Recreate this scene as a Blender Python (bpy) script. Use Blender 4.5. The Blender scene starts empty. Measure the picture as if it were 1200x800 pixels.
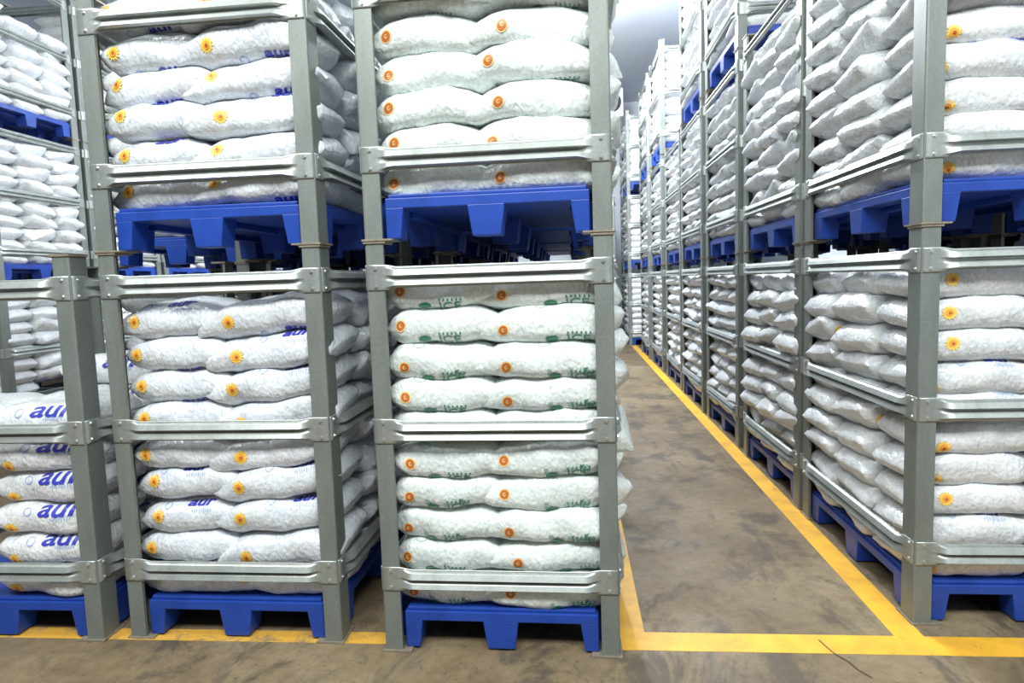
import bpy, bmesh, math, random
from math import sin, cos, pi, radians
from mathutils import Vector, Matrix, noise

random.seed(7)
C = bpy.context.scene.collection
scene = bpy.context.scene

# ------------------------------------------------------------------ camera, world, lights, exposure
PITCH, ROLL, YAW, CAMH, FPX = 0.0919, -0.0328, 0.0912, 1.7533, 774.65
cd = bpy.data.cameras.new('camera'); cam = bpy.data.objects.new('camera', cd); C.objects.link(cam)
cd.sensor_width = 36.0; cd.lens = FPX / 1200 * 36.0; cd.clip_start = 0.05; cd.clip_end = 200
fwd = Vector((-sin(YAW) * cos(PITCH), cos(YAW) * cos(PITCH), -sin(PITCH)))
rt = Vector((cos(YAW), sin(YAW), 0)); up = rt.cross(fwd)
rr = rt * cos(ROLL) + up * sin(ROLL); uu = -rt * sin(ROLL) + up * cos(ROLL)
cam.matrix_world = Matrix(((rr.x, uu.x, -fwd.x, 0), (rr.y, uu.y, -fwd.y, 0), (rr.z, uu.z, -fwd.z, CAMH), (0, 0, 0, 1)))
scene.camera = cam

w = bpy.data.worlds.new('world'); scene.world = w; w.use_nodes = True
w.node_tree.nodes['Background'].inputs[0].default_value = (0.86, 0.93, 1.0, 1)
w.node_tree.nodes['Background'].inputs[1].default_value = 0.10
scene.view_settings.view_transform = 'Standard'
scene.view_settings.look = 'None'
scene.view_settings.gamma = 1.0
scene.view_settings.use_curve_mapping = False
scene.view_settings.exposure = 0.35


def area(name, loc, target, sx, sy, power, col=(1, 1, 1)):
    l = bpy.data.lights.new(name, 'AREA'); l.shape = 'RECTANGLE'; l.size = sx; l.size_y = sy
    l.energy = power; l.color = col
    o = bpy.data.objects.new(name, l); C.objects.link(o); o.location = loc
    o.rotation_euler = (Vector(target) - Vector(loc)).to_track_quat('-Z', 'Y').to_euler()
    return o


area('ceiling_lamp_cross_aisle', (-0.4, -1.0, 6.0), (-0.2, 2.9, 1.6), 7.0, 1.4, 560, (0.96, 1.0, 0.98))
area('ceiling_lamp_left', (-5.0, 1.5, 6.8), (-5.0, 5.0, 1.5), 2.5, 0.5, 140, (0.96, 1.0, 0.98))
area('ceiling_lamp_aisle', (0.9, 7.0, 7.1), (1.2, 7.2, 0), 0.5, 3.0, 70, (0.95, 0.98, 1.0))
pl = bpy.data.lights.new('aisle_lamp_far', 'POINT'); pl.energy = 1700; pl.shadow_soft_size = 0.35; pl.color = (0.92, 0.96, 1.0)
po = bpy.data.objects.new('aisle_lamp_far', pl); C.objects.link(po); po.location = (0.1, 11.5, 6.3)

# ------------------------------------------------------------------ materials


def mat(name, base, rough=0.5, metal=0.0, spec=0.5):
    m = bpy.data.materials.new(name); m.use_nodes = True
    b = m.node_tree.nodes['Principled BSDF']
    b.inputs['Base Color'].default_value = (*base, 1); b.inputs['Roughness'].default_value = rough
    b.inputs['Metallic'].default_value = metal; b.inputs['Specular IOR Level'].default_value = spec
    return m, m.node_tree, b


def nd(nt, kind, **kw):
    n = nt.nodes.new(kind)
    for k, v in kw.items():
        setattr(n, k, v)
    return n


def noise_ramp(nt, coord, scale, detail, stops, rough=0.6, dist=0.0):
    n = nd(nt, 'ShaderNodeTexNoise'); n.inputs['Scale'].default_value = scale; n.inputs['Detail'].default_value = detail
    n.inputs['Roughness'].default_value = rough; n.inputs['Distortion'].default_value = dist
    nt.links.new(coord, n.inputs['Vector'])
    r = nd(nt, 'ShaderNodeValToRGB')
    e = r.color_ramp.elements
    e[0].position, e[0].color = stops[0][0], (*stops[0][1], 1)
    e[1].position, e[1].color = stops[-1][0], (*stops[-1][1], 1)
    for p, c in stops[1:-1]:
        x = e.new(p); x.color = (*c, 1)
    nt.links.new(n.outputs['Fac'], r.inputs['Fac'])
    return n, r


def mix(nt, fac, a, b, mode='MIX'):
    m = nd(nt, 'ShaderNodeMix', data_type='RGBA', blend_type=mode)
    for sock, v in ((m.inputs[0], fac), (m.inputs[6], a), (m.inputs[7], b)):
        if isinstance(v, (int, float)):
            sock.default_value = v
        elif isinstance(v, tuple):
            sock.default_value = (*v, 1)
        else:
            nt.links.new(v, sock)
    return m.outputs[2]


def plastic_bag(name, base, tint):
    m, nt, b = mat(name, base, 0.3, 0, 0.6)
    tc = nd(nt, 'ShaderNodeTexCoord'); oi = nd(nt, 'ShaderNodeObjectInfo')
    add = nd(nt, 'ShaderNodeVectorMath', operation='ADD')
    nt.links.new(tc.outputs['Object'], add.inputs[0])
    sc = nd(nt, 'ShaderNodeVectorMath', operation='SCALE'); sc.inputs['Scale'].default_value = 0.37
    nt.links.new(oi.outputs['Location'], sc.inputs[0]); nt.links.new(sc.outputs[0], add.inputs[1])
    v = add.outputs[0]
    # ice lumps seen through the film
    vo = nd(nt, 'ShaderNodeTexVoronoi', feature='SMOOTH_F1'); vo.inputs['Scale'].default_value = 42
    vo.inputs['Smoothness'].default_value = 0.35
    nt.links.new(v, vo.inputs['Vector'])
    n1, r1 = noise_ramp(nt, v, 7, 4, [(0.3, tint), (0.62, base)])
    n2, r2 = noise_ramp(nt, v, 60, 3, [(0.38, (0.83, 0.85, 0.86)), (0.60, (1, 1, 1))])
    col = mix(nt, 1.0, r1.outputs['Color'], r2.outputs['Color'], 'MULTIPLY')
    nt.links.new(col, b.inputs['Base Color'])
    # film wrinkles
    mp = nd(nt, 'ShaderNodeMapping'); mp.inputs['Scale'].default_value = (1.0, 0.45, 0.45)
    mp.inputs['Rotation'].default_value = (0, 0.5, 0.3)
    nt.links.new(v, mp.inputs['Vector'])
    n3 = nd(nt, 'ShaderNodeTexNoise'); n3.inputs['Scale'].default_value = 38; n3.inputs['Detail'].default_value = 3
    n3.inputs['Distortion'].default_value = 1.2
    nt.links.new(mp.outputs[0], n3.inputs['Vector'])
    b1 = nd(nt, 'ShaderNodeBump'); b1.inputs['Strength'].default_value = 0.30; b1.inputs['Distance'].default_value = 0.010
    nt.links.new(vo.outputs['Distance'], b1.inputs['Height'])
    b2 = nd(nt, 'ShaderNodeBump'); b2.inputs['Strength'].default_value = 0.5; b2.inputs['Distance'].default_value = 0.014
    nt.links.new(n3.outputs['Fac'], b2.inputs['Height']); nt.links.new(b1.outputs[0], b2.inputs['Normal'])
    nt.links.new(b2.outputs[0], b.inputs['Normal'])
    b.inputs['Coat Weight'].default_value = 0.35; b.inputs['Coat Roughness'].default_value = 0.12
    nt.links.new(b2.outputs[0], b.inputs['Coat Normal'])
    return m


M = {}
M['bag_green'] = plastic_bag('clear_bag_green_print', (0.83, 0.875, 0.86), (0.70, 0.765, 0.74))
M['bag_blue'] = plastic_bag('clear_bag_blue_print', (0.80, 0.825, 0.865), (0.64, 0.675, 0.73))
M['bag_white'] = plastic_bag('clear_bag_white', (0.83, 0.84, 0.85), (0.69, 0.71, 0.73))


def steel(name, base, dark, rough, metal):
    m, nt, b = mat(name, base, rough, metal, 0.5)
    tc = nd(nt, 'ShaderNodeTexCoord'); v = tc.outputs['Object']
    mp = nd(nt, 'ShaderNodeMapping'); mp.inputs['Scale'].default_value = (1, 1, 0.3)
    nt.links.new(v, mp.inputs['Vector'])
    n1, r1 = noise_ramp(nt, mp.outputs[0], 9, 6, [(0.3, dark), (0.65, base)])
    n2, r2 = noise_ramp(nt, v, 70, 3, [(0.4, (0.9, 0.9, 0.9)), (0.6, (1, 1, 1))])
    c = mix(nt, 1.0, r1.outputs['Color'], r2.outputs['Color'], 'MULTIPLY')
    # rust freckles
    n3, r3 = noise_ramp(nt, v, 6, 8, [(0.66, (0, 0, 0)), (0.74, (1, 1, 1))], 0.75)
    mm = nd(nt, 'ShaderNodeMath', operation='MULTIPLY'); mm.inputs[1].default_value = 0.45
    nt.links.new(r3.outputs['Color'], mm.inputs[0])
    c = mix(nt, mm.outputs[0], c, (0.22, 0.13, 0.07))
    nt.links.new(c, b.inputs['Base Color'])
    bp = nd(nt, 'ShaderNodeBump'); bp.inputs['Strength'].default_value = 0.12; bp.inputs['Distance'].default_value = 0.01
    nt.links.new(n1.outputs['Fac'], bp.inputs['Height']); nt.links.new(bp.outputs[0], b.inputs['Normal'])
    return m


M['post'] = steel('galvanised_post_steel', (0.235, 0.26, 0.24), (0.185, 0.205, 0.19), 0.5, 0.3)
M['rail'] = steel('galvanised_rail_steel', (0.47, 0.50, 0.48), (0.35, 0.38, 0.36), 0.38, 0.6)
M['bolt'] = mat('bolt_zinc', (0.62, 0.63, 0.62), 0.3, 0.8)[0]
M['foot'] = steel('weathered_foot_plate', (0.34, 0.30, 0.24), (0.20, 0.16, 0.11), 0.6, 0.3)

m, nt, b = mat('blue_pallet_plastic', (0.012, 0.06, 0.50), 0.42)
tc = nd(nt, 'ShaderNodeTexCoord')
n1, r1 = noise_ramp(nt, tc.outputs['Object'], 5, 6, [(0.3, (0.008, 0.042, 0.27)), (0.7, (0.016, 0.070, 0.41))])
n2, r2 = noise_ramp(nt, tc.outputs['Object'], 22, 8, [(0.66, (0, 0, 0)), (0.78, (1, 1, 1))], 0.8)
mm = nd(nt, 'ShaderNodeMath', operation='MULTIPLY'); mm.inputs[1].default_value = 0.3
nt.links.new(r2.outputs['Color'], mm.inputs[0])
nt.links.new(mix(nt, mm.outputs[0], r1.outputs['Color'], (0.20, 0.24, 0.32)), b.inputs['Base Color'])
M['pallet'] = m

M['ink_green'] = mat('green_ink', (0.02, 0.22, 0.12), 0.4)[0]
M['ink_green_mid'] = mat('faded_green_ink', (0.10, 0.32, 0.22), 0.4)[0]
M['ink_green_pale'] = mat('pale_green_ink', (0.30, 0.47, 0.40), 0.4)[0]
M['ink_blue'] = mat('blue_ink', (0.04, 0.05, 0.42), 0.4)[0]
M['ink_blue_pale'] = mat('pale_blue_ink', (0.36, 0.46, 0.75), 0.4)[0]
M['badge_yellow'] = mat('badge_yellow', (0.90, 0.58, 0.10), 0.4)[0]
M['badge_cream'] = mat('badge_cream', (0.88, 0.62, 0.30), 0.4)[0]
M['badge_amber'] = mat('badge_amber', (0.85, 0.36, 0.05), 0.4)[0]
M['badge_orange'] = mat('badge_orange', (0.50, 0.15, 0.03), 0.4)[0]
M['badge_red'] = mat('badge_dark_red', (0.36, 0.08, 0.02), 0.4)[0]

# concrete
m, nt, b = mat('concrete_floor', (0.25, 0.22, 0.18), 0.55, 0, 0.3)
tc = nd(nt, 'ShaderNodeTexCoord'); v = tc.outputs['Object']
n1, r1 = noise_ramp(nt, v, 0.9, 8, [(0.3, (0.13, 0.094, 0.052)), (0.5, (0.22, 0.166, 0.098)), (0.72, (0.31, 0.245, 0.155))], 0.62, 0.4)
n2, r2 = noise_ramp(nt, v, 14, 8, [(0.3, (0.72, 0.70, 0.68)), (0.6, (1, 1, 1))], 0.7)
c = mix(nt, 1.0, r1.outputs['Color'], r2.outputs['Color'], 'MULTIPLY')
mp = nd(nt, 'ShaderNodeMapping'); mp.inputs['Scale'].default_value = (1, 0.55, 1); mp.inputs['Location'].default_value = (3.3, 1.7, 0)
nt.links.new(v, mp.inputs['Vector'])
n3, r3 = noise_ramp(nt, mp.outputs[0], 3.2, 9, [(0.50, (0, 0, 0)), (0.60, (1, 1, 1))], 0.72, 0.6)
mm = nd(nt, 'ShaderNodeMath', operation='MULTIPLY'); mm.inputs[1].default_value = 0.75
nt.links.new(r3.outputs['Color'], mm.inputs[0])
c = mix(nt, mm.outputs[0], c, (0.07, 0.058, 0.045))
n5, r5 = noise_ramp(nt, v, 26, 6, [(0.60, (0, 0, 0)), (0.68, (1, 1, 1))], 0.6)
mm2 = nd(nt, 'ShaderNodeMath', operation='MULTIPLY'); mm2.inputs[1].default_value = 0.6
nt.links.new(r5.outputs['Color'], mm2.inputs[0])
c = mix(nt, mm2.outputs[0], c, (0.06, 0.05, 0.04))
nt.links.new(c, b.inputs['Base Color'])
n4, r4 = noise_ramp(nt, v, 2.5, 5, [(0.35, (0.42,) * 3), (0.7, (0.75,) * 3)])
nt.links.new(r4.outputs['Color'], b.inputs['Roughness'])
bp = nd(nt, 'ShaderNodeBump'); bp.inputs['Strength'].default_value = 0.25; bp.inputs['Distance'].default_value = 0.01
nt.links.new(n2.outputs['Fac'], bp.inputs['Height']); nt.links.new(bp.outputs[0], b.inputs['Normal'])
M['floor'] = m

m, nt, b = mat('yellow_floor_paint', (0.80, 0.42, 0.03), 0.5)
tc = nd(nt, 'ShaderNodeTexCoord'); v = tc.outputs['Object']
n1, r1 = noise_ramp(nt, v, 5, 6, [(0.3, (0.62, 0.31, 0.03)), (0.6, (0.84, 0.46, 0.035))])
n2, r2 = noise_ramp(nt, v, 17, 9, [(0.60, (0, 0, 0)), (0.70, (1, 1, 1))], 0.75, 0.5)
mm = nd(nt, 'ShaderNodeMath', operation='MULTIPLY'); mm.inputs[1].default_value = 0.8
nt.links.new(r2.outputs['Color'], mm.inputs[0])
nt.links.new(mix(nt, mm.outputs[0], r1.outputs['Color'], (0.18, 0.12, 0.06)), b.inputs['Base Color'])
M['yellow'] = m

m, nt, b = mat('worn_yellow_floor_paint', (0.6, 0.33, 0.05), 0.6)
tc = nd(nt, 'ShaderNodeTexCoord'); v = tc.outputs['Object']
n2, r2 = noise_ramp(nt, v, 9, 9, [(0.50, (0, 0, 0)), (0.62, (1, 1, 1))], 0.75, 0.5)
nt.links.new(mix(nt, r2.outputs['Color'], (0.66, 0.36, 0.05), (0.26, 0.19, 0.10)), b.inputs['Base Color'])
M['yellow_worn'] = m

m, nt, b = mat('cold_room_panel', (0.62, 0.67, 0.73), 0.45)
tc = nd(nt, 'ShaderNodeTexCoord')
n1, r1 = noise_ramp(nt, tc.outputs['Object'], 0.6, 4, [(0.3, (0.56, 0.61, 0.68)), (0.7, (0.64, 0.68, 0.74))])
nt.links.new(r1.outputs['Color'], b.inputs['Base Color'])
M['panel'] = m
M['cooler'] = mat('cooler_casing', (0.82, 0.84, 0.86), 0.4)[0]
M['dark'] = mat('dark_fan_mesh', (0.02, 0.022, 0.03), 0.6)[0]
M['crack'] = mat('crack_fill', (0.035, 0.03, 0.025), 0.8)[0]

# ------------------------------------------------------------------ helpers


def link(name, me, parent=None, loc=None):
    o = bpy.data.objects.new(name, me); C.objects.link(o)
    if parent: o.parent = parent
    if loc: o.location = loc
    return o


def build(name, bm, m, smooth=False):
    me = bpy.data.meshes.new(name)
    bmesh.ops.recalc_face_normals(bm, faces=bm.faces)
    bm.to_mesh(me); bm.free()
    me.materials.append(m)
    if smooth:
        for p in me.polygons: p.use_smooth = True
    return me


def box(bm, x0, x1, y0, y1, z0, z1, tx0=0, tx1=0, ty0=0, ty1=0):
    """box whose bottom is narrowed by t*"""
    v = [bm.verts.new(p) for p in ((x0 + tx0, y0 + ty0, z0), (x1 - tx1, y0 + ty0, z0), (x1 - tx1, y1 - ty1, z0), (x0 + tx0, y1 - ty1, z0),
                                   (x0, y0, z1), (x1, y0, z1), (x1, y1, z1), (x0, y1, z1))]
    for f in ((3, 2, 1, 0), (4, 5, 6, 7), (0, 1, 5, 4), (1, 2, 6, 5), (2, 3, 7, 6), (3, 0, 4, 7)):
        bm.faces.new([v[i] for i in f])


def tag(o, label, cat, group=None, kind=None):
    o['label'] = label; o['category'] = cat
    if group: o['group'] = group
    if kind: o['kind'] = kind


def structure(name, bm, m):
    o = link(name, build(name, bm, m)); o['kind'] = 'structure'; return o


def copy_tree(o, parent=None):
    c = o.copy(); C.objects.link(c); c.parent = parent
    for ch in KIDS.get(o.name, ()):
        k = copy_tree(ch, c); KIDS.setdefault(c.name, []).append(k)
    return c


KIDS = {}


def child(name, me, parent):
    o = link(name, me, parent); KIDS.setdefault(parent.name, []).append(o); return o


# ------------------------------------------------------------------ the room
CEIL = 7.35
bm = bmesh.new(); box(bm, -12, 4.35, -8, 24, -0.2, 0); structure('floor', bm, M['floor'])
bm = bmesh.new(); box(bm, -12, 4.35, -2.5, 24, CEIL, CEIL + 0.2)
structure('ceiling', bm, M['panel'])
bm = bmesh.new(); box(bm, -12, 4.35, 22.2, 22.4, 0, CEIL); structure('wall_back', bm, M['panel'])
bm = bmesh.new(); box(bm, -12.2, -12, -8, 22.4, 0, CEIL); structure('wall_left', bm, M['panel'])
bm = bmesh.new(); box(bm, 4.15, 4.35, -8, 22.4, 0, CEIL); structure('wall_right', bm, M['panel'])


def stripe(x0, x1, y0, y1, z=0.0015):
    bm = bmesh.new()
    box(bm, x0, x1, y0, y1, 0.0, z)
    return bm


structure('trim_1', stripe(0.10, 3.2, 3.005, 3.165), M['yellow'])
structure('trim_5', stripe(-6.5, -0.90, 3.02, 3.125), M['yellow_worn'])       # painted line across the front of the racks
structure('trim_2', stripe(1.50, 1.635, 3.165, 21), M['yellow'])       # line beside the right-hand row
structure('trim_3', stripe(0.18, 0.32, 3.165, 17.5), M['yellow'])       # line beside the left-hand block
# crack across the front line
bm = bmesh.new()
pts = [(1.135, 3.12), (1.15, 3.05), (1.165, 3.0), (1.20, 2.94), (1.215, 2.88), (1.25, 2.82)]
for (a, b_) in zip(pts[:-1], pts[1:]):
    d = Vector((b_[0] - a[0], b_[1] - a[1], 0)).normalized(); n = Vector((-d.y, d.x, 0)) * 0.0035
    q = [Vector((a[0], a[1], 0.0022)) + n, Vector((a[0], a[1], 0.0022)) - n, Vector((b_[0], b_[1], 0.0022)) - n, Vector((b_[0], b_[1], 0.0022)) + n]
    bm.faces.new([bm.verts.new(p) for p in q])
structure('trim_4', bm, M['crack'])

# ------------------------------------------------------------------ steel stacking rack
W, D, H = 1.117, 1.57, 1.95
B1, B2, B3 = 0.36, 1.072, 1.784


def post_mesh(sx, sy):
    r = 0.010
    prof = [(r, 0)] + [(0.085, 0), (0.085, 0.018), (0.081, 0.018), (0.081, 0.004), (0.004, 0.004), (0.004, 0.116), (0.018, 0.116), (0.018, 0.12), (0, 0.12)]
    prof += [(0, r)] + [(r - r * cos(a), r - r * sin(a)) for a in (pi / 8, pi / 4, 3 * pi / 8)]
    bm = bmesh.new()
    lo = [bm.verts.new((x * sx, y * sy, 0.008)) for x, y in prof]; hi = [bm.verts.new((x * sx, y * sy, H - 0.004)) for x, y in prof]
    n = len(prof)
    for i in range(n):
        bm.faces.new((lo[i], lo[(i + 1) % n], hi[(i + 1) % n], hi[i]))
    bm.faces.new(lo); bm.faces.new(hi)
    return build('post', bm, M['post'])


def foot_mesh(sx, sy):
    bm = bmesh.new()
    def b(x0, x1, y0, y1, z0, z1, *t):
        xs = sorted((x0 * sx, x1 * sx)); ys = sorted((y0 * sy, y1 * sy)); box(bm, xs[0], xs[1], ys[0], ys[1], z0, z1)
    b(-0.010, 0.13, -0.010, 0.15, 0.0, 0.008)
    return build('foot_plate', bm, M['foot'])


def cap_mesh(sx, sy):
    bm = bmesh.new()
    xs = sorted((-0.006 * sx, 0.096 * sx)); ys = sorted((-0.006 * sy, 0.126 * sy))
    box(bm, xs[0], xs[1], ys[0], ys[1], H - 0.012, H - 0.0005)
    return build('cap_plate', bm, M['foot'])


def rail_mesh(L):
    """double-ridged pressed rail, x 0..L, outward -y, z centred; ends flattened into bolted plates"""
    prof = [(-0.052, 0.0), (-0.045, 0.0), (-0.042, 0.022), (-0.039, 0.028), (-0.018, 0.017), (-0.012, 0.012), (-0.007, 0.0),
            (0.002, 0.0), (0.006, 0.022), (0.009, 0.028), (0.036, 0.014), (0.041, 0.009), (0.045, 0.0), (0.052, 0.0)]
    hard = (1, 3, 4, 6, 7, 9, 10, 12)
    xs = [0.006, 0.05, 0.078, 0.09, 0.102, 0.114, 0.126, 0.138, 0.15, 0.162]
    xs = xs + [L * 0.33, L * 0.5, L * 0.67] + [L - x for x in reversed(xs)]
    bm = bmesh.new(); F = []; B = []
    for x in xs:
        e = min(x, L - x); k = min(1, max(0, (e - 0.082) / 0.072)); k = k * k * (3 - 2 * k)
        zs = 1.13 - 0.20 * k
        F.append([bm.verts.new((x, -0.0035 - d * k, z * zs)) for z, d in prof])
        B.append([bm.verts.new((x, -0.0005 - d * k, z * zs)) for z, d in prof])
    for i in range(len(xs) - 1):
        for j in range(len(prof) - 1):
            bm.faces.new((F[i][j], F[i + 1][j], F[i + 1][j + 1], F[i][j + 1]))
            bm.faces.new((B[i][j + 1], B[i + 1][j + 1], B[i + 1][j], B[i][j]))
        for j in (0, len(prof) - 1):
            bm.faces.new((F[i][j], F[i + 1][j], B[i + 1][j], B[i][j]))
    for i in (0, len(xs) - 1):
        for j in range(len(prof) - 1):
            bm.faces.new((F[i][j], F[i][j + 1], B[i][j + 1], B[i][j]))
    for i in range(len(xs) - 1):
        for j in hard:
            e = bm.edges.get((F[i][j], F[i + 1][j]))
            if e: e.smooth = False
    me = build('rail', bm, M['rail'], True)
    return me


def bolt_mesh():
    bm = bmesh.new()
    for r0, y0, y1, n in ((0.0105, -0.0035, -0.0055, 14), (0.007, -0.0055, -0.011, 6)):
        a = [bm.verts.new((r0 * cos(2 * pi * i / n), y0, r0 * sin(2 * pi * i / n))) for i in range(n)]
        c = [bm.verts.new((r0 * cos(2 * pi * i / n), y1, r0 * sin(2 * pi * i / n))) for i in range(n)]
        for i in range(n): bm.faces.new((a[i], a[(i + 1) % n], c[(i + 1) % n], c[i]))
        bm.faces.new(c); bm.faces.new(a)
    return build('bolt', bm, M['bolt'])


RF, RS, BOLT = rail_mesh(W), rail_mesh(D), bolt_mesh()
POSTS = {(sx, sy): (post_mesh(sx, sy), foot_mesh(sx, sy), cap_mesh(sx, sy)) for sx in (1, -1) for sy in (1, -1)}


def make_rack(bolts, open_side=False):
    """origin at the front-left outer corner, x right 0..W, y back 0..D"""
    root = link('stacking_rack', None)
    for sx, x in ((1, 0), (-1, W)):
        for sy, y in ((1, 0), (-1, D)):
            pm, fm, cm = POSTS[(sx, sy)]
            p = child('post', pm, root); p.location = (x, y, 0)
            child('foot_plate', fm, p); child('cap_plate', cm, p)
    for z in (B1, B2, B3):
        for me, L, loc, rz, vis in ((RF, W, (0, 0, z), 0, 1), (RF, W, (W, D, z), pi, 0), (RS, D, (0, D, z), -pi / 2, 1), (RS, D, (W, 0, z), pi / 2, 1)):
            if open_side and z == B2 and rz == -pi / 2: continue
            r = child('rail', me, root); r.location = loc; r.rotation_euler = (0, 0, rz)
            if bolts and vis:
                for x in (0.044, L - 0.044):
                    for dz in (-0.040, 0.040):
                        b = child('bolt', BOLT, r); b.location = (x, 0, dz)
    return root


RACK_NEAR = make_rack(True); RACK_FAR = make_rack(False); RACK_OPEN = make_rack(True, True)
used = {'near': False, 'far': False, 'open': False}


def pallet_mesh():
    bm = bmesh.new()
    x0, x1 = 0.022, W - 0.022; y0, y1 = 0.022, D - 0.022; a, c = 0.097, 0.127
    # cross-shaped deck leaves the corners free for the posts; stepped rim
    for (zx0, zx1, ins) in ((0.135, 0.182, 0.0), (0.182, 0.200, 0.012)):
        box(bm, a + ins, W - a - ins, y0 + ins, c + 0.01, zx0, zx1)
        box(bm, a + ins, W - a - ins, D - c - 0.01, y1 - ins, zx0, zx1)
        box(bm, x0 + ins, x1 - ins, c + 0.0 + ins * .2, D - c - ins * .2, zx0, zx1)
    zt = 0.14
    for (px, w_) in ((a, 0.085), (W / 2 - 0.085, 0.17), (W - a - 0.085, 0.085)):
        tl = 0.0 if px == a else 0.02; trr = 0.0 if px > W / 2 else 0.02
        for (py, d_) in ((y0, 0.13), (D / 2 - 0.075, 0.15), (y1 - 0.13, 0.13)):
            box(bm, px, px + w_, py, py + d_, 0.0, zt, tl, trr, 0.004, 0.004)
    for px in (x0, x1 - 0.12):
        for (py, d_) in ((c, 0.13), (D / 2 - 0.09, 0.18), (D - c - 0.13, 0.13)):
            box(bm, px, px + 0.12, py, py + d_, 0.0, zt, 0.003, 0.003, 0.018 if py > c else 0, 0.018 if py < D - c - 0.14 else 0)
    # underside runners between the legs
    for px in (a + 0.03, W / 2 - 0.03, W - a - 0.09):
        box(bm, px, px + 0.06, 0.2, D - 0.2, 0.105, 0.137)
    me = build('plastic_pallet', bm, M['pallet'])
    return me


PALLET = pallet_mesh()

# ------------------------------------------------------------------ ice bags


class Bag:
    """parametric filled bag: length along x, front towards -y"""
    def __init__(s, seed, L=0.58, Wd=0.48, T=0.198, pl=5.0, pr=3.0, arch=0.0, sagl=0.0, sagr=0.0, lump=1.0):
        s.__dict__.update(locals())
        s.o = Vector((seed * 13.7, seed * 5.1, seed * 9.3))
        rnd = random.Random(seed)
        s.twl = rnd.uniform(-0.035, 0.035); s.twr = rnd.uniform(-0.035, 0.035)
        s.ph = rnd.uniform(0, 6)

    def S(s, x, th, off=0.0):
        u = max(-1, min(1, 2 * x / s.L)); au = abs(u)
        p = s.pl if u < 0 else s.pr
        t = s.T / 2 * max(0.0, 1 - au ** p) ** 0.62 + 0.0025
        wd = s.Wd / 2 * (1 - 0.16 * au ** 3 - 0.04 * max(0, au - .92) / .08)
        c, sn = cos(th), sin(th)
        e = 0.64
        y = -math.copysign(abs(c) ** e, c) * wd
        z = math.copysign(abs(sn) ** e, sn) * t
        n1 = noise.noise(Vector((x * 5.5, y * 5.5, z * 9)) + s.o)
        n2 = noise.noise(Vector((x * 17, y * 17, z * 19)) + s.o * 1.7)
        # puckers running in from the seals
        pk = sin(th * 9 + s.ph + 2 * n1) * max(0, au - 0.45) * 0.010
        body = min(1, t / (s.T * 0.25))
        k = (0.022 * n1 + 0.0055 * n2 * s.lump + pk) * body + off
        cz = math.copysign(abs(sn) ** 0.9, sn); cy = -math.copysign(abs(c) ** 0.9, c)
        y += cy * k; z += cz * k
        # bend: arch, droop of the ends, twist of the seals
        z -= s.arch * u * u
        z -= (s.sagl if u < 0 else s.sagr) * au ** 3
        z += (s.twl if u < 0 else s.twr) * (y / (s.Wd / 2)) * au ** 5
        z += 0.004 * sin(y * 40 + s.ph) * au ** 12
        return Vector((x, y, z))

    def theta(s, x, arc):
        """angle at a given distance up (+) or down (-) the film from the front centre line"""
        u = min(1, abs(2 * x / s.L)); p = s.pl if x < 0 else s.pr
        t = s.T / 2 * max(0.0, 1 - u ** p) ** 0.62 + 0.0025; wd = s.Wd / 2 * (1 - 0.16 * u ** 3)
        e = 0.64; d = 0.0; py, pz, pt = wd, 0.0, 0.0; tgt = abs(arc)
        for i in range(1, 91):
            th = (i / 90) ** 1.7 * 1.5
            y, z = wd * cos(th) ** e, t * sin(th) ** e
            q = math.hypot(y - py, z - pz)
            if d + q >= tgt:
                return math.copysign(pt + (th - pt) * (tgt - d) / q, arc)
            d += q; py, pz, pt = y, z, th
        return math.copysign(1.5, arc)

    def mesh(s, m, nu=36, nv=30, name='ice_bag'):
        bm = bmesh.new(); rings = []
        for i in range(nu + 1):
            q = -1 + 2 * i / nu
            u = math.copysign(1 - (1 - abs(q)) ** 1.35, q)
            x = u * s.L / 2
            rings.append([bm.verts.new(s.S(x, 2 * pi * j / nv)) for j in range(nv)])
        for i in range(nu):
            for j in range(nv):
                k = (j + 1) % nv
                bm.faces.new((rings[i][j], rings[i + 1][j], rings[i + 1][k], rings[i][k]))
        bm.faces.new(rings[0]); bm.faces.new(list(reversed(rings[-1])))
        return build(name, bm, m, True)

    def wrap(s, bm, x0, th0, m, name, off=0.0025):
        """lay a flat (a,b) print onto the film; th0 = where its centre line sits (0 = front, + = up)"""
        R = s.T / 2 * 1.25
        for vv in bm.verts:
            a, b, c = vv.co
            vv.co = s.S(x0 + a, s.theta(x0 + a, R * th0 + b), off + c)
        return build(name, bm, m)


def grid_cut(bm, step=0.012):
    if not bm.verts: return bm
    for ax in (0, 1):
        lo = min(v.co[ax] for v in bm.verts); hi = max(v.co[ax] for v in bm.verts)
        k = lo + step
        while k < hi - 1e-4:
            co = [0, 0, 0]; no = [0, 0, 0]; co[ax] = k; no[ax] = 1
            bmesh.ops.bisect_plane(bm, geom=bm.verts[:] + bm.edges[:] + bm.faces[:], plane_co=co, plane_no=no)
            k += step
    return bm


def disc(bm, r, n=20, z=0.0, star=0.0, cx=0, cy=0):
    c = bm.verts.new((cx, cy, z)); vs = []
    for i in range(n):
        q = r * (1 + (star if i % 2 else -star)); vs.append(bm.verts.new((cx + q * cos(2 * pi * i / n), cy + q * sin(2 * pi * i / n), z)))
    for i in range(n): bm.faces.new((c, vs[i], vs[(i + 1) % n]))
    return bm


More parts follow.
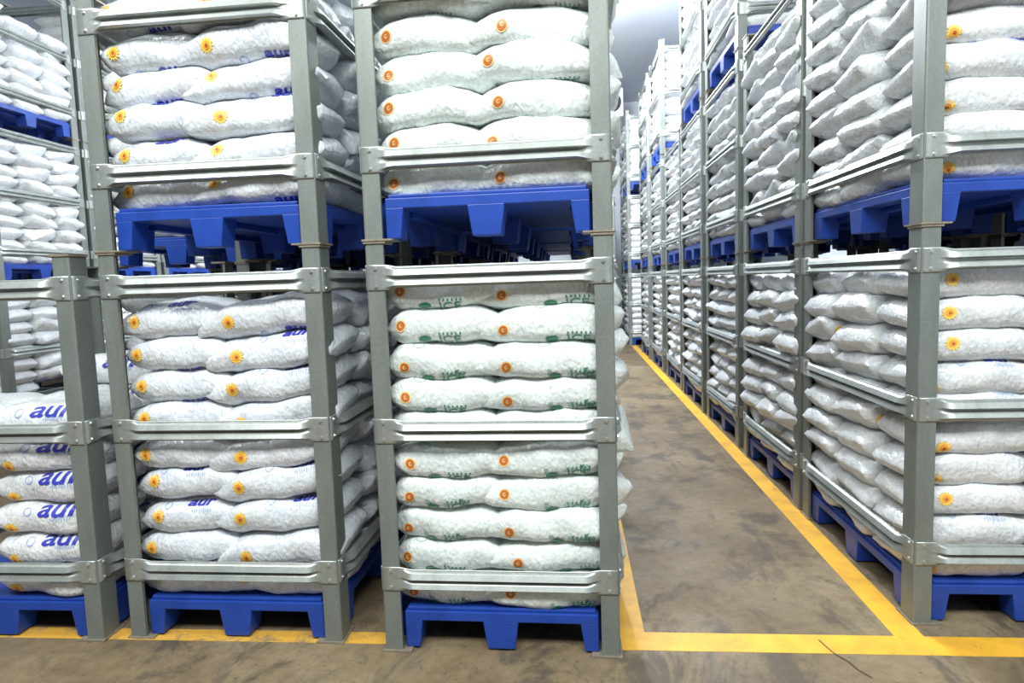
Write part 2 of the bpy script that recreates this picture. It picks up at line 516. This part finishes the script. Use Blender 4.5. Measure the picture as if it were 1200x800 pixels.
def ring(bm, r0, r1, a0=0, a1=2 * pi, n=22, z=0.0, cx=0, cy=0, sx=1.0):
    prev = None
    for i in range(n + 1):
        a = a0 + (a1 - a0) * i / n
        p = bm.verts.new((cx + r0 * cos(a) * sx, cy + r0 * sin(a), z)); q = bm.verts.new((cx + r1 * cos(a) * sx, cy + r1 * sin(a), z))
        if prev: bm.faces.new((prev[0], prev[1], q, p))
        prev = (p, q)
    return bm


def text_bm(txt, size, bm=None, cx=0, cy=0, rot=0, sx=1.0, shear=0.0, bold=0.0):
    cu = bpy.data.curves.new('t', 'FONT'); cu.body = txt; cu.size = size; cu.align_x = 'CENTER'; cu.align_y = 'CENTER'
    cu.resolution_u = 3; cu.shear = shear; cu.offset = bold
    o = bpy.data.objects.new('t', cu); C.objects.link(o)
    dg = bpy.context.evaluated_depsgraph_get(); me = o.evaluated_get(dg).to_mesh()
    t = bmesh.new(); t.from_mesh(me)
    o.evaluated_get(dg).to_mesh_clear(); bpy.data.objects.remove(o); bpy.data.curves.remove(cu)
    ca, sa = cos(rot), sin(rot)
    for v in t.verts:
        x, y = v.co.x * sx, v.co.y
        v.co = (cx + x * ca - y * sa, cy + x * sa + y * ca, 0)
    if bm is None: return t
    tmp = bpy.data.meshes.new('tmp'); t.to_mesh(tmp); t.free(); bm.from_mesh(tmp); bpy.data.meshes.remove(tmp)
    return bm


def bar(bm, x0, x1, y0, y1):
    v = [bm.verts.new(p) for p in ((x0, y0, 0), (x1, y0, 0), (x1, y1, 0), (x0, y1, 0))]; bm.faces.new(v)


def print_badge(bag, parts, x0, th0, style):
    if style == 'swirl':
        bm = disc(bmesh.new(), 0.028, 24); parts.append(('badge', bag.wrap(bm, x0, th0, M['badge_cream'], 'badge', 0.002)))
        bm = disc(bmesh.new(), 0.0215, 22); parts.append(('badge_disc', bag.wrap(bm, x0, th0, M['badge_orange'], 'badge_disc', 0.0034)))
        bm = ring(bmesh.new(), 0.0045, 0.0085, 0.9, 5.9, 14, sx=0.85); parts.append(('badge_swirl', bag.wrap(bm, x0, th0, M['badge_cream'], 'badge_swirl', 0.0046)))
    else:
        bm = disc(bmesh.new(), 0.033, 28, star=0.17); parts.append(('badge', bag.wrap(bm, x0, th0, M['badge_yellow'], 'badge', 0.002)))
        bm = disc(bmesh.new(), 0.0185, 20); parts.append(('badge_disc', bag.wrap(bm, x0, th0, M['badge_amber'], 'badge_disc', 0.0034)))
        bm = ring(bmesh.new(), 0.003, 0.0075, 0, 2 * pi, 12); parts.append(('badge_swirl', bag.wrap(bm, x0 + 0.002, th0 - 0.02, M['badge_red'], 'badge_swirl', 0.0046)))


def green_print(bag, parts, x0, full, th=-0.74, ink='ink_green'):
    # broad letters folded under the bag, row of small strokes beside them
    bm = bmesh.new()
    disc(bm, 0.03, 18, cx=-0.055, cy=0.0); 
    for v in bm.verts: v.co.y *= 0.75
    text_bm('ICE', 0.075, bm, cx=0.065, cy=-0.005)
    for i in range(6): bar(bm, 0.015 + i * 0.020, 0.022 + i * 0.020, 0.028, 0.040)
    parts.append(('print', bag.wrap(grid_cut(bm), x0, th, M[ink], 'print')))
    bm = ring(bmesh.new(), 0.018, 0.021, sx=1.4)
    parts.append(('logo_ring', bag.wrap(grid_cut(bm), x0 - 0.10, 0.80, M['ink_green_pale'], 'logo_ring')))
    if full:
        bm = bmesh.new()
        for i in range(5): bar(bm, -0.09 + i * 0.0, -0.07, -0.016 + i * 0.007, -0.012 + i * 0.007)
        for k in range(8):
            for i in range(4 if k % 2 else 3): bar(bm, 0.0 + k * 0.0085, 0.003 + k * 0.0085, -0.026 + i * 0.013, -0.0155 + i * 0.013)
        parts.append(('small_print', bag.wrap(grid_cut(bm, 0.02), x0, -0.42, M['ink_green_pale'], 'small_print')))
        bm = text_bm('POR', 0.028, None, cx=0.085, cy=0.0, rot=pi / 2, bold=0.0006)
        text_bm('CUI', 0.022, bm, cx=0.112, cy=0.0, rot=pi / 2)
        parts.append(('print_title', bag.wrap(grid_cut(bm), x0, -0.42, M['ink_green'], 'print_title')))


def blue_print(bag, parts, x0, th, big):
    bm = ring(bmesh.new(), 0.019, 0.0245, sx=0.85)
    parts.append(('logo_ring', bag.wrap(grid_cut(bm), x0 - 0.11, th - 0.14, M['ink_blue_pale'], 'logo_ring')))
    s = 0.135 if big else 0.08
    bm = text_bm('aur', s, None, cx=0.055, cy=0.0, sx=1.25, shear=0.25, bold=0.0022)
    parts.append(('print', bag.wrap(grid_cut(bm), x0, th, M['ink_blue'], 'print')))
    bm = bmesh.new()
    for i in range(9): bar(bm, 0.02 + i * 0.012, 0.0245 + i * 0.012, -0.052 - 0.004 * (i % 2), -0.040 + (0.006 if i % 3 else 0))
    parts.append(('small_print', bag.wrap(grid_cut(bm), x0, th - 0.05, M['ink_blue_pale'], 'small_print')))


BAGS = {}    # kind -> list of (mesh, parts)


def add_bag(kind, bag, m, parts):
    BAGS.setdefault(kind, []).append((bag.mesh(m), parts))


sd = 1
for v in range(4):       # green-print, left and right of the middle stack
    for side in 'LR':
        for sty, arch in (('G1', 0.006), ('G2', 0.03)):
            sd += 1
            if side == 'L': bg = Bag(sd, L=0.585, pl=6, pr=2.8, arch=arch, sagr=-0.005 if arch < .01 else 0.015)
            else: bg = Bag(sd, L=0.66, pl=2.4, pr=6, arch=arch, sagl=0.03, sagr=0.0)
            parts = []
            print_badge(bg, parts, -0.21 + 0.01 * (v - 1.5) if side == 'L' else -0.165 + 0.01 * (v - 1), random.uniform(-0.15, 0.2), 'swirl')
            green_print(bg, parts, (-0.06 if side == 'L' else 0.10) + 0.01 * v, sty == 'G1' and v in (0, 2), *((-0.64, 'ink_green') if sty == 'G1' else (-1.12, 'ink_green_mid')))
            add_bag(sty + side, bg, M['bag_green'], parts)
for v in range(4):       # blue-print second stack
    for side in 'LR':
        sd += 1
        if side == 'L': bg = Bag(sd, L=0.60, pl=4.2, pr=2.8, arch=0.012, sagr=0.0)
        else: bg = Bag(sd, L=0.68, pl=2.4, pr=6, arch=0.004, sagl=0.03, lump=1.2)
        parts = []
        print_badge(bg, parts, -0.195 + 0.014 * (v - 1) if side == 'L' else -0.155 + 0.012 * (v - 1), random.uniform(-0.1, 0.25), 'sun')
        blue_print(bg, parts, -0.01 if side == 'L' else 0.12, 0.80 if v % 2 else -0.80, False)
        add_bag('B' + side, bg, M['bag_blue'], parts)
for v in range(3):       # leftmost stack: big blue letters on the upper front
    sd += 1
    bg = Bag(sd, L=0.60, pl=3, pr=6, arch=0.0, sagl=0.01)
    parts = []; print_badge(bg, parts, -0.155, -0.35, 'sun'); blue_print(bg, parts, 0.05, 0.56, True)
    add_bag('AR', bg, M['bag_white'], parts)
    sd += 1
    bg = Bag(sd, L=0.60, pl=6, pr=3, arch=0.0); parts = []; print_badge(bg, parts, -0.155, -0.35, 'sun'); blue_print(bg, parts, 0.02, 0.62, True)
    add_bag('AL', bg, M['bag_white'], parts)
for v in range(4):       # right-hand row: pointed ends out to the aisle
    sd += 1
    bg = Bag(sd, L=0.64, Wd=0.48, pl=3.6, pr=3.5, arch=0.01 + 0.01 * (v % 2), sagl=0.0)
    parts = []; print_badge(bg, parts, -0.195 + 0.025 * (v - 1.5), random.uniform(-0.5, 0.3), 'sun')
    if v % 2 == 0: blue_print(bg, parts, 0.02, -0.9 if v else 0.95, False)
    add_bag('RF', bg, M['bag_white'], parts)
for v in range(6):       # bags deeper in, seen by their sealed ends
    sd += 1
    bg = Bag(sd, L=0.66, Wd=0.53, T=0.212, pl=4.2, pr=4.2, arch=0.008, sagl=random.uniform(-.03, .035), sagr=random.uniform(-.03, .035), lump=1.6)
    bg.twl *= 2.4; bg.twr *= 2.4
    parts = []
    if v % 3 == 0: print_badge(bg, parts, -0.22, -0.2, 'sun')
    add_bag('S', bg, M['bag_white'], parts)
    add_bag('SG', bg, M['bag_green'], []); add_bag('SB', bg, M['bag_blue'], [])

ORD = ['bottom', 'second', 'third', 'fourth', 'fifth', 'sixth', 'seventh', 'eighth', 'ninth', 'tenth', 'eleventh']
PITCH_Z = 0.1545
first_use = {}


def rot_about(loc, rz):
    return (Matrix.Translation(loc) @ Matrix.Rotation(rz, 4, 'Z'))


def place_bag(kind, mw, label, group):
    me, parts = random.choice(BAGS[kind])
    o = bpy.data.objects.new('ice_bag', me); C.objects.link(o); o.matrix_world = mw
    for nm, pm in parts:
        c = bpy.data.objects.new(nm, pm); C.objects.link(c); c.parent = o
    tag(o, label, 'ice bag', group)
    return o


def bag_rows(rack, x0, y0, z0, yaw, layers, cols, cfg):
    """cols: list of (slot_name, cx, cy, kind, tilt, base_pitch)"""
    base = Matrix.Translation((x0, y0, z0)) @ Matrix.Rotation(yaw, 4, 'Z')
    for (slot, cx, cy, kind, tilt) in cols:
        off = random.uniform(-0.006, 0.006)
        for k in layers:
            z = 0.208 + 0.080 + k * cfg.get('pitch', PITCH_Z) + off + random.uniform(-1, 1) * (0.004 if not kind.startswith('S') else 0.012)
            dx = random.uniform(-0.012, 0.012); dy = random.uniform(-0.012, 0.014)
            lift = abs(tilt) * 0.06 * 0
            kk = 0.35 + 0.65 * min(1, k / 3)
            if 'side' in slot:
                zr = 0.288 + k * cfg.get('pitch', PITCH_Z)
                gap = min(abs(zr - q) for q in ((B1, B2, B3) if z0 < 1 or 'right row' not in rack else (B1, B3)))
                sgn = 1 if cx > W / 2 else -1
                dx = sgn * (random.uniform(0.0, 0.045) if gap > 0.115 else -0.012)
            mw = base @ Matrix.Translation((cx + dx, cy + dy, z + lift)) @ Matrix.Rotation(radians(random.uniform(-4, 4) * (2 if kind[0] == 'S' else 1)), 4, 'Z') \
                @ Matrix.Rotation(radians(-(tilt * kk) + random.uniform(-1.3, 1.3)), 4, 'Y') @ Matrix.Rotation(radians(random.uniform(-3, 3)), 4, 'X')
            lay = ORD[k] + (' layer up' if k else ' layer')
            place_bag(kind, mw, 'white ice bag, %s, %s, %s' % (slot, lay, rack), cfg['group'])


def rack_at(x, y, z, yaw, label, near, group):
    key = {True: 'near', False: 'far'}.get(near, near)
    proto = {'near': RACK_NEAR, 'far': RACK_FAR, 'open': RACK_OPEN}[key]
    o = proto if not used[key] else copy_tree(proto)
    used[key] = True
    o.location = (x, y, z); o.rotation_euler = (0, 0, yaw)
    tag(o, label, 'rack', group)
    return o


def pallet_at(x, y, z, yaw, label, group='blue plastic pallets in the racks'):
    o = bpy.data.objects.new('plastic_pallet', PALLET); C.objects.link(o)
    o.location = (x, y, z + 0.0082); o.rotation_euler = (0, 0, yaw)
    md = o.modifiers.new('bevel', 'BEVEL'); md.width = 0.005; md.segments = 2; md.limit_method = 'ANGLE'
    tag(o, label, 'pallet', group)
    return o


Z0 = 0.0016
XL, XR = 0.335, 0.775     # centres of the two bag columns
YS = (0.275, 0.77, 1.27)  # centres of the three bag rows in depth

# -------- near stacks
# middle stack (beside the aisle on its left)
T3 = -0.0203
c3 = (0.1878 - W * cos(T3), 2.9384 - W * sin(T3))
for t, tn in ((0, 'lower'), (1, 'upper')):
    rack_at(c3[0], c3[1], Z0 + t * H, T3, '%s galvanised steel rack holding green-printed ice bags, left of the aisle' % tn, True, 'stacking racks of the front row')
    pallet_at(c3[0], c3[1], Z0 + t * H, T3, 'blue pallet in the %s rack with green-printed bags' % tn)
    ly = range(10) if t == 0 else range(8)
    st = 'G1' if t == 0 else 'G2'
    nm = '%s rack, green-printed middle stack' % tn
    bag_rows(nm, c3[0], c3[1], Z0 + t * H, T3, ly, [('front left', XL + .005, YS[0], st + 'L', 0), ('front right', XR + .005, YS[0] - .01, st + 'R', 2.0 if t == 0 else -1)],
             dict(group='ice bags in the middle stack', pitch=0.158))
    bag_rows(nm, c3[0], c3[1], Z0 + t * H, T3, ly, [('right side middle', XR + .075, YS[1], 'SG', 0)], dict(group='ice bags in the middle stack', pitch=0.158))
# second stack
T2 = -0.0141
c2 = (-1.1651 - W * cos(T2), 3.021 - W * sin(T2))
for t, tn in ((0, 'lower'), (1, 'upper')):
    rack_at(c2[0], c2[1], Z0 + t * H, T2, '%s galvanised steel rack holding blue-printed ice bags, second stack from left' % tn, True, 'stacking racks of the front row')
    pallet_at(c2[0], c2[1], Z0 + t * H, T2, 'blue pallet in the %s rack with yellow sun-badged bags' % tn)
    ly = range(9) if t == 0 else range(8)
    nm = '%s rack, second stack from left' % tn
    bag_rows(nm, c2[0], c2[1], Z0 + t * H, T2, ly, [('front left', XL, YS[0], 'BL', 3.0), ('front right', XR + .01, YS[0] - .01, 'BR', 7.0 if t == 0 else 4)],
             dict(group='ice bags in the second stack', pitch=0.166))
    bag_rows(nm, c2[0], c2[1], Z0 + t * H, T2, ly, [('right side middle', XR + .02, YS[1], 'SB', 0), ('right side back', XR + .02, YS[2], 'SB', 0)], dict(group='ice bags in the second stack', pitch=0.166))
# leftmost stack, one tier only, filled to two thirds
c1 = (-2.404 - W, 3.003)
rack_at(c1[0], c1[1], Z0, 0, 'galvanised steel rack at left edge, single tier, half filled with bags', True, 'stacking racks of the front row')
pallet_at(c1[0], c1[1], Z0, 0, 'blue pallet under the large blue-lettered bags at left edge')
bag_rows('leftmost rack', c1[0], c1[1], Z0, 0, range(6), [('front right', XR + .02, YS[0], 'AR', 0), ('right side middle', XR + .03, YS[1], 'AR', 0), ('right side back', XR + .03, YS[2], 'AR', 0)],
         dict(group='ice bags in the leftmost stack', pitch=0.166))
bag_rows('leftmost rack', c1[0], c1[1], Z0, 0, range(6, 7), [('centre right', XR - .02, YS[1] + .1, 'AR', 0)], dict(group='ice bags in the leftmost stack', pitch=0.166))
bag_rows('leftmost rack', c1[0], c1[1], Z0, 0, range(4, 6), [('front left', XL, YS[0], 'AL', 0)], dict(group='ice bags in the leftmost stack', pitch=0.166))

# -------- right-hand row
RX = 1.639
RY = [3.278, 4.93, 6.73, 8.47, 10.21, 12.15, 14.05, 17.0, 18.8]
RXX = [RX, RX, RX + .01, RX, RX + .015, RX, RX - .02, RX - .19, RX - .1]
TIERS = [2, 2, 3, 3, 2, 3, 3, 3, 3]
RN = ['nearest', 'second', 'third', 'fourth', 'fifth', 'sixth', 'seventh', 'eighth', 'ninth']
TN = ['lower', 'middle', 'top']
far = []       # (x, y, z, yaw, slots, layers, mat index)
for i, (y, x, nt_) in enumerate(zip(RY, RXX, TIERS)):
    for t in range(nt_):
        tn = TN[t] if nt_ == 3 else ('lower', 'upper')[t]
        rack_at(x, y, Z0 + t * H, 0, '%s galvanised steel rack of the %s stack along the right-hand row' % (tn, RN[i]), ('open' if t == 1 else True) if i < 2 else False, 'stacking racks of the right-hand row')
        pallet_at(x, y, Z0 + t * H, 0, 'blue pallet, %s rack of the %s stack along the right row' % (tn, RN[i]))
        nm = '%s rack, %s stack of right row' % (tn, RN[i])
        cfg = dict(group='ice bags in the right-hand row')
        if i == 0:
            bag_rows(nm, x, y, Z0 + t * H, 0, range(10), [('front left', XL, YS[0] + .01, 'RF', 0), ('aisle side middle', XL - .01, YS[1], 'S', 0), ('aisle side back', XL - .01, YS[2], 'S', 0)], cfg)
        elif i == 1:
            bag_rows(nm, x, y, Z0 + t * H, 0, range(10), [('aisle side front', XL - .01, YS[0] + .01, 'S', 0), ('aisle side middle', XL - .01, YS[1], 'S', 0), ('aisle side back', XL - .01, YS[2], 'S', 0)], cfg)
        else:
            sl = [(XL - .015, yy) for yy in YS] + ([(XR, YS[0])] if t == 2 else [])
            far.append((x, y, Z0 + t * H, sl))
# end-of-aisle stack
for t in range(2):
    x, y = 0.12, 18.3
    rack_at(x, y, Z0 + t * H, 0, '%s steel rack closing the far end of the aisle' % ('lower', 'upper')[t], False, None)
    pallet_at(x, y, Z0 + t * H, 0, 'blue pallet in the %s rack at the far end of the aisle' % ('lower', 'upper')[t])
    far.append((x, y, Z0 + t * H, [(XL, YS[0]), (XR, YS[0]), (XR + .03, YS[1])]))
# racks standing behind the front row and behind the right-hand row
ALLS = [(xx, yy) for xx in (XL, XR) for yy in YS]
BACK = [(c3[0], 'green-printed stack', 4.72), (c3[0], 'green-printed stack', 6.44), (c3[0], 'green-printed stack', 8.16),
        (c2[0], 'second stack from left', 4.72), (c2[0], 'second stack from left', 6.44), (c2[0], 'second stack from left', 8.16),
        (-3.5, 'leftmost stack', 4.74), (-3.5, 'leftmost stack', 6.46), (-3.5, 'leftmost stack', 8.18)]
DEEP = {0: 'first', 1: 'second', 2: 'third'}
for i, (xx, nmx, y) in enumerate(BACK):
    for t in range(2):
        rack_at(xx, y, Z0 + t * H, 0, '%s steel rack, %s one behind the %s' % (('lower', 'upper')[t], DEEP[i % 3], nmx), False, None)
        pallet_at(xx, y, Z0 + t * H, 0, 'blue pallet, %s rack, %s one behind the %s' % (('lower', 'upper')[t], DEEP[i % 3], nmx))
        far.append((xx, y, Z0 + t * H, ALLS))
for i, y in enumerate((3.29, 4.95, 6.72)):
    for t in range(2):
        rack_at(RX + W + 0.12, y, Z0 + t * H, 0, '%s steel rack, %s one of the row behind the right-hand row' % (('lower', 'upper')[t], DEEP[i]), False, None)
        pallet_at(RX + W + 0.12, y, Z0 + t * H, 0, 'blue pallet, %s rack, %s of the row behind the right row' % (('lower', 'upper')[t], DEEP[i]))
        far.append((RX + W + 0.12, y, Z0 + t * H, ALLS))
# far left row across the next aisle
for i, y in enumerate((7.33, 8.98, 10.63, 12.28, 13.93, 15.58)):
    for t in range(3):
        x = -6.8 - W
        w_ = ('nearest', 'second', 'third', 'fourth', 'fifth', 'sixth')[i]
        rack_at(x, y, Z0 + t * H, 0, '%s steel rack, %s stack of the distant row at far left' % (TN[t], w_), False, 'racks of the distant left row')
        pallet_at(x, y, Z0 + t * H, 0, 'blue pallet, %s rack, %s stack of the distant left row' % (TN[t], w_))
        nm = '%s rack of distant left row' % TN[t]
        if i == 0:
            ly = (range(3, 10), range(10), range(7))[t]
            bag_rows(nm, x, y, Z0 + t * H, 0, ly, [('aisle side middle', XR + .02, YS[1], 'S', 0), ('aisle side back', XR + .02, YS[2], 'S', 0)], dict(group='ice bags in the distant left row'))
        far.append((x, y, Z0 + t * H, [(XR + .02, YS[0])] + ([(XR + .02, YS[1]), (XR + .02, YS[2])] if i else [])))

# remaining far bags: one countless heap of bags, a single object
low = []
for q in range(6):
    bg = Bag(200 + q, L=0.64, Wd=0.53, T=0.21, pl=4.0, pr=4.0, arch=0.012, sagl=random.uniform(-.01, .02), sagr=random.uniform(-.01, .02), lump=1.3)
    me = bg.mesh(M['bag_white'], 14, 14, 'tmp_bag'); low.append(me)
verts = []; faces = []
for (x, y, z, sl) in far:
    for (cx, cy) in sl:
        for k in range(10):
            me = random.choice(low)
            mw = Matrix.Translation((x + cx + random.uniform(-.02, .02), y + cy + random.uniform(-.015, .015), z + 0.288 + k * PITCH_Z + random.uniform(-.004, .004))) \
                @ Matrix.Rotation(radians(random.uniform(-5, 5)) + (pi if random.random() < .5 else 0), 4, 'Z') @ Matrix.Rotation(radians(random.uniform(-2, 2)), 4, 'Y')
            b0 = len(verts)
            verts.extend([tuple(mw @ v.co) for v in me.vertices])
            faces.extend([tuple(b0 + i for i in p.vertices) for p in me.polygons])
me = bpy.data.meshes.new('ice_bag'); me.from_pydata(verts, [], faces); me.materials.append(M['bag_white'])
me.update()
for p in me.polygons: p.use_smooth = True
o = link('ice_bag', me)
tag(o, 'countless white ice bags stacked in the more distant racks', 'ice bags', None, 'stuff')
for me in low: bpy.data.meshes.remove(me)

# ------------------------------------------------------------------ evaporator cooler hung under the ceiling at the end of the aisle
root = link('evaporator_cooler', None); root.location = (0.27, 19.3, 6.25)
bm = bmesh.new(); box(bm, 0, 1.32, 0, 0.7, 0, 0.78)
cs = link('casing', build('casing', bm, M['cooler']), root)
md = cs.modifiers.new('bevel', 'BEVEL'); md.width = 0.02; md.segments = 2
for fx in (0.36, 0.98):
    bm = bmesh.new()
    n = 32
    for (r, y0, y1) in ((0.27, -0.05, 0.0),):
        a = [bm.verts.new((r * cos(2 * pi * i / n), y0, r * sin(2 * pi * i / n))) for i in range(n)]
        c = [bm.verts.new((r * 1.05 * cos(2 * pi * i / n), y1, r * 1.05 * sin(2 * pi * i / n))) for i in range(n)]
        for i in range(n): bm.faces.new((a[i], a[(i + 1) % n], c[(i + 1) % n], c[i]))
        bm.faces.new(a)
    f = link('fan_grille', build('fan_grille', bm, M['dark']), root, (fx, 0, 0.40))
for hx in (0.1, 1.22):
    for hy in (0.1, 0.6):
        bm = bmesh.new(); box(bm, hx - .015, hx + .015, hy - .015, hy + .015, 0.77, CEIL - 6.25 + 0.01)
        link('hanger_rod', build('hanger_rod', bm, M['cooler']), root)
tag(root, 'white ceiling-hung cooler with dark round fans above the far end of aisle', 'cooler')
print('BAGS', sum(1 for o in C.objects if o.name.startswith('ice_bag')), 'OBJ', len(C.objects))
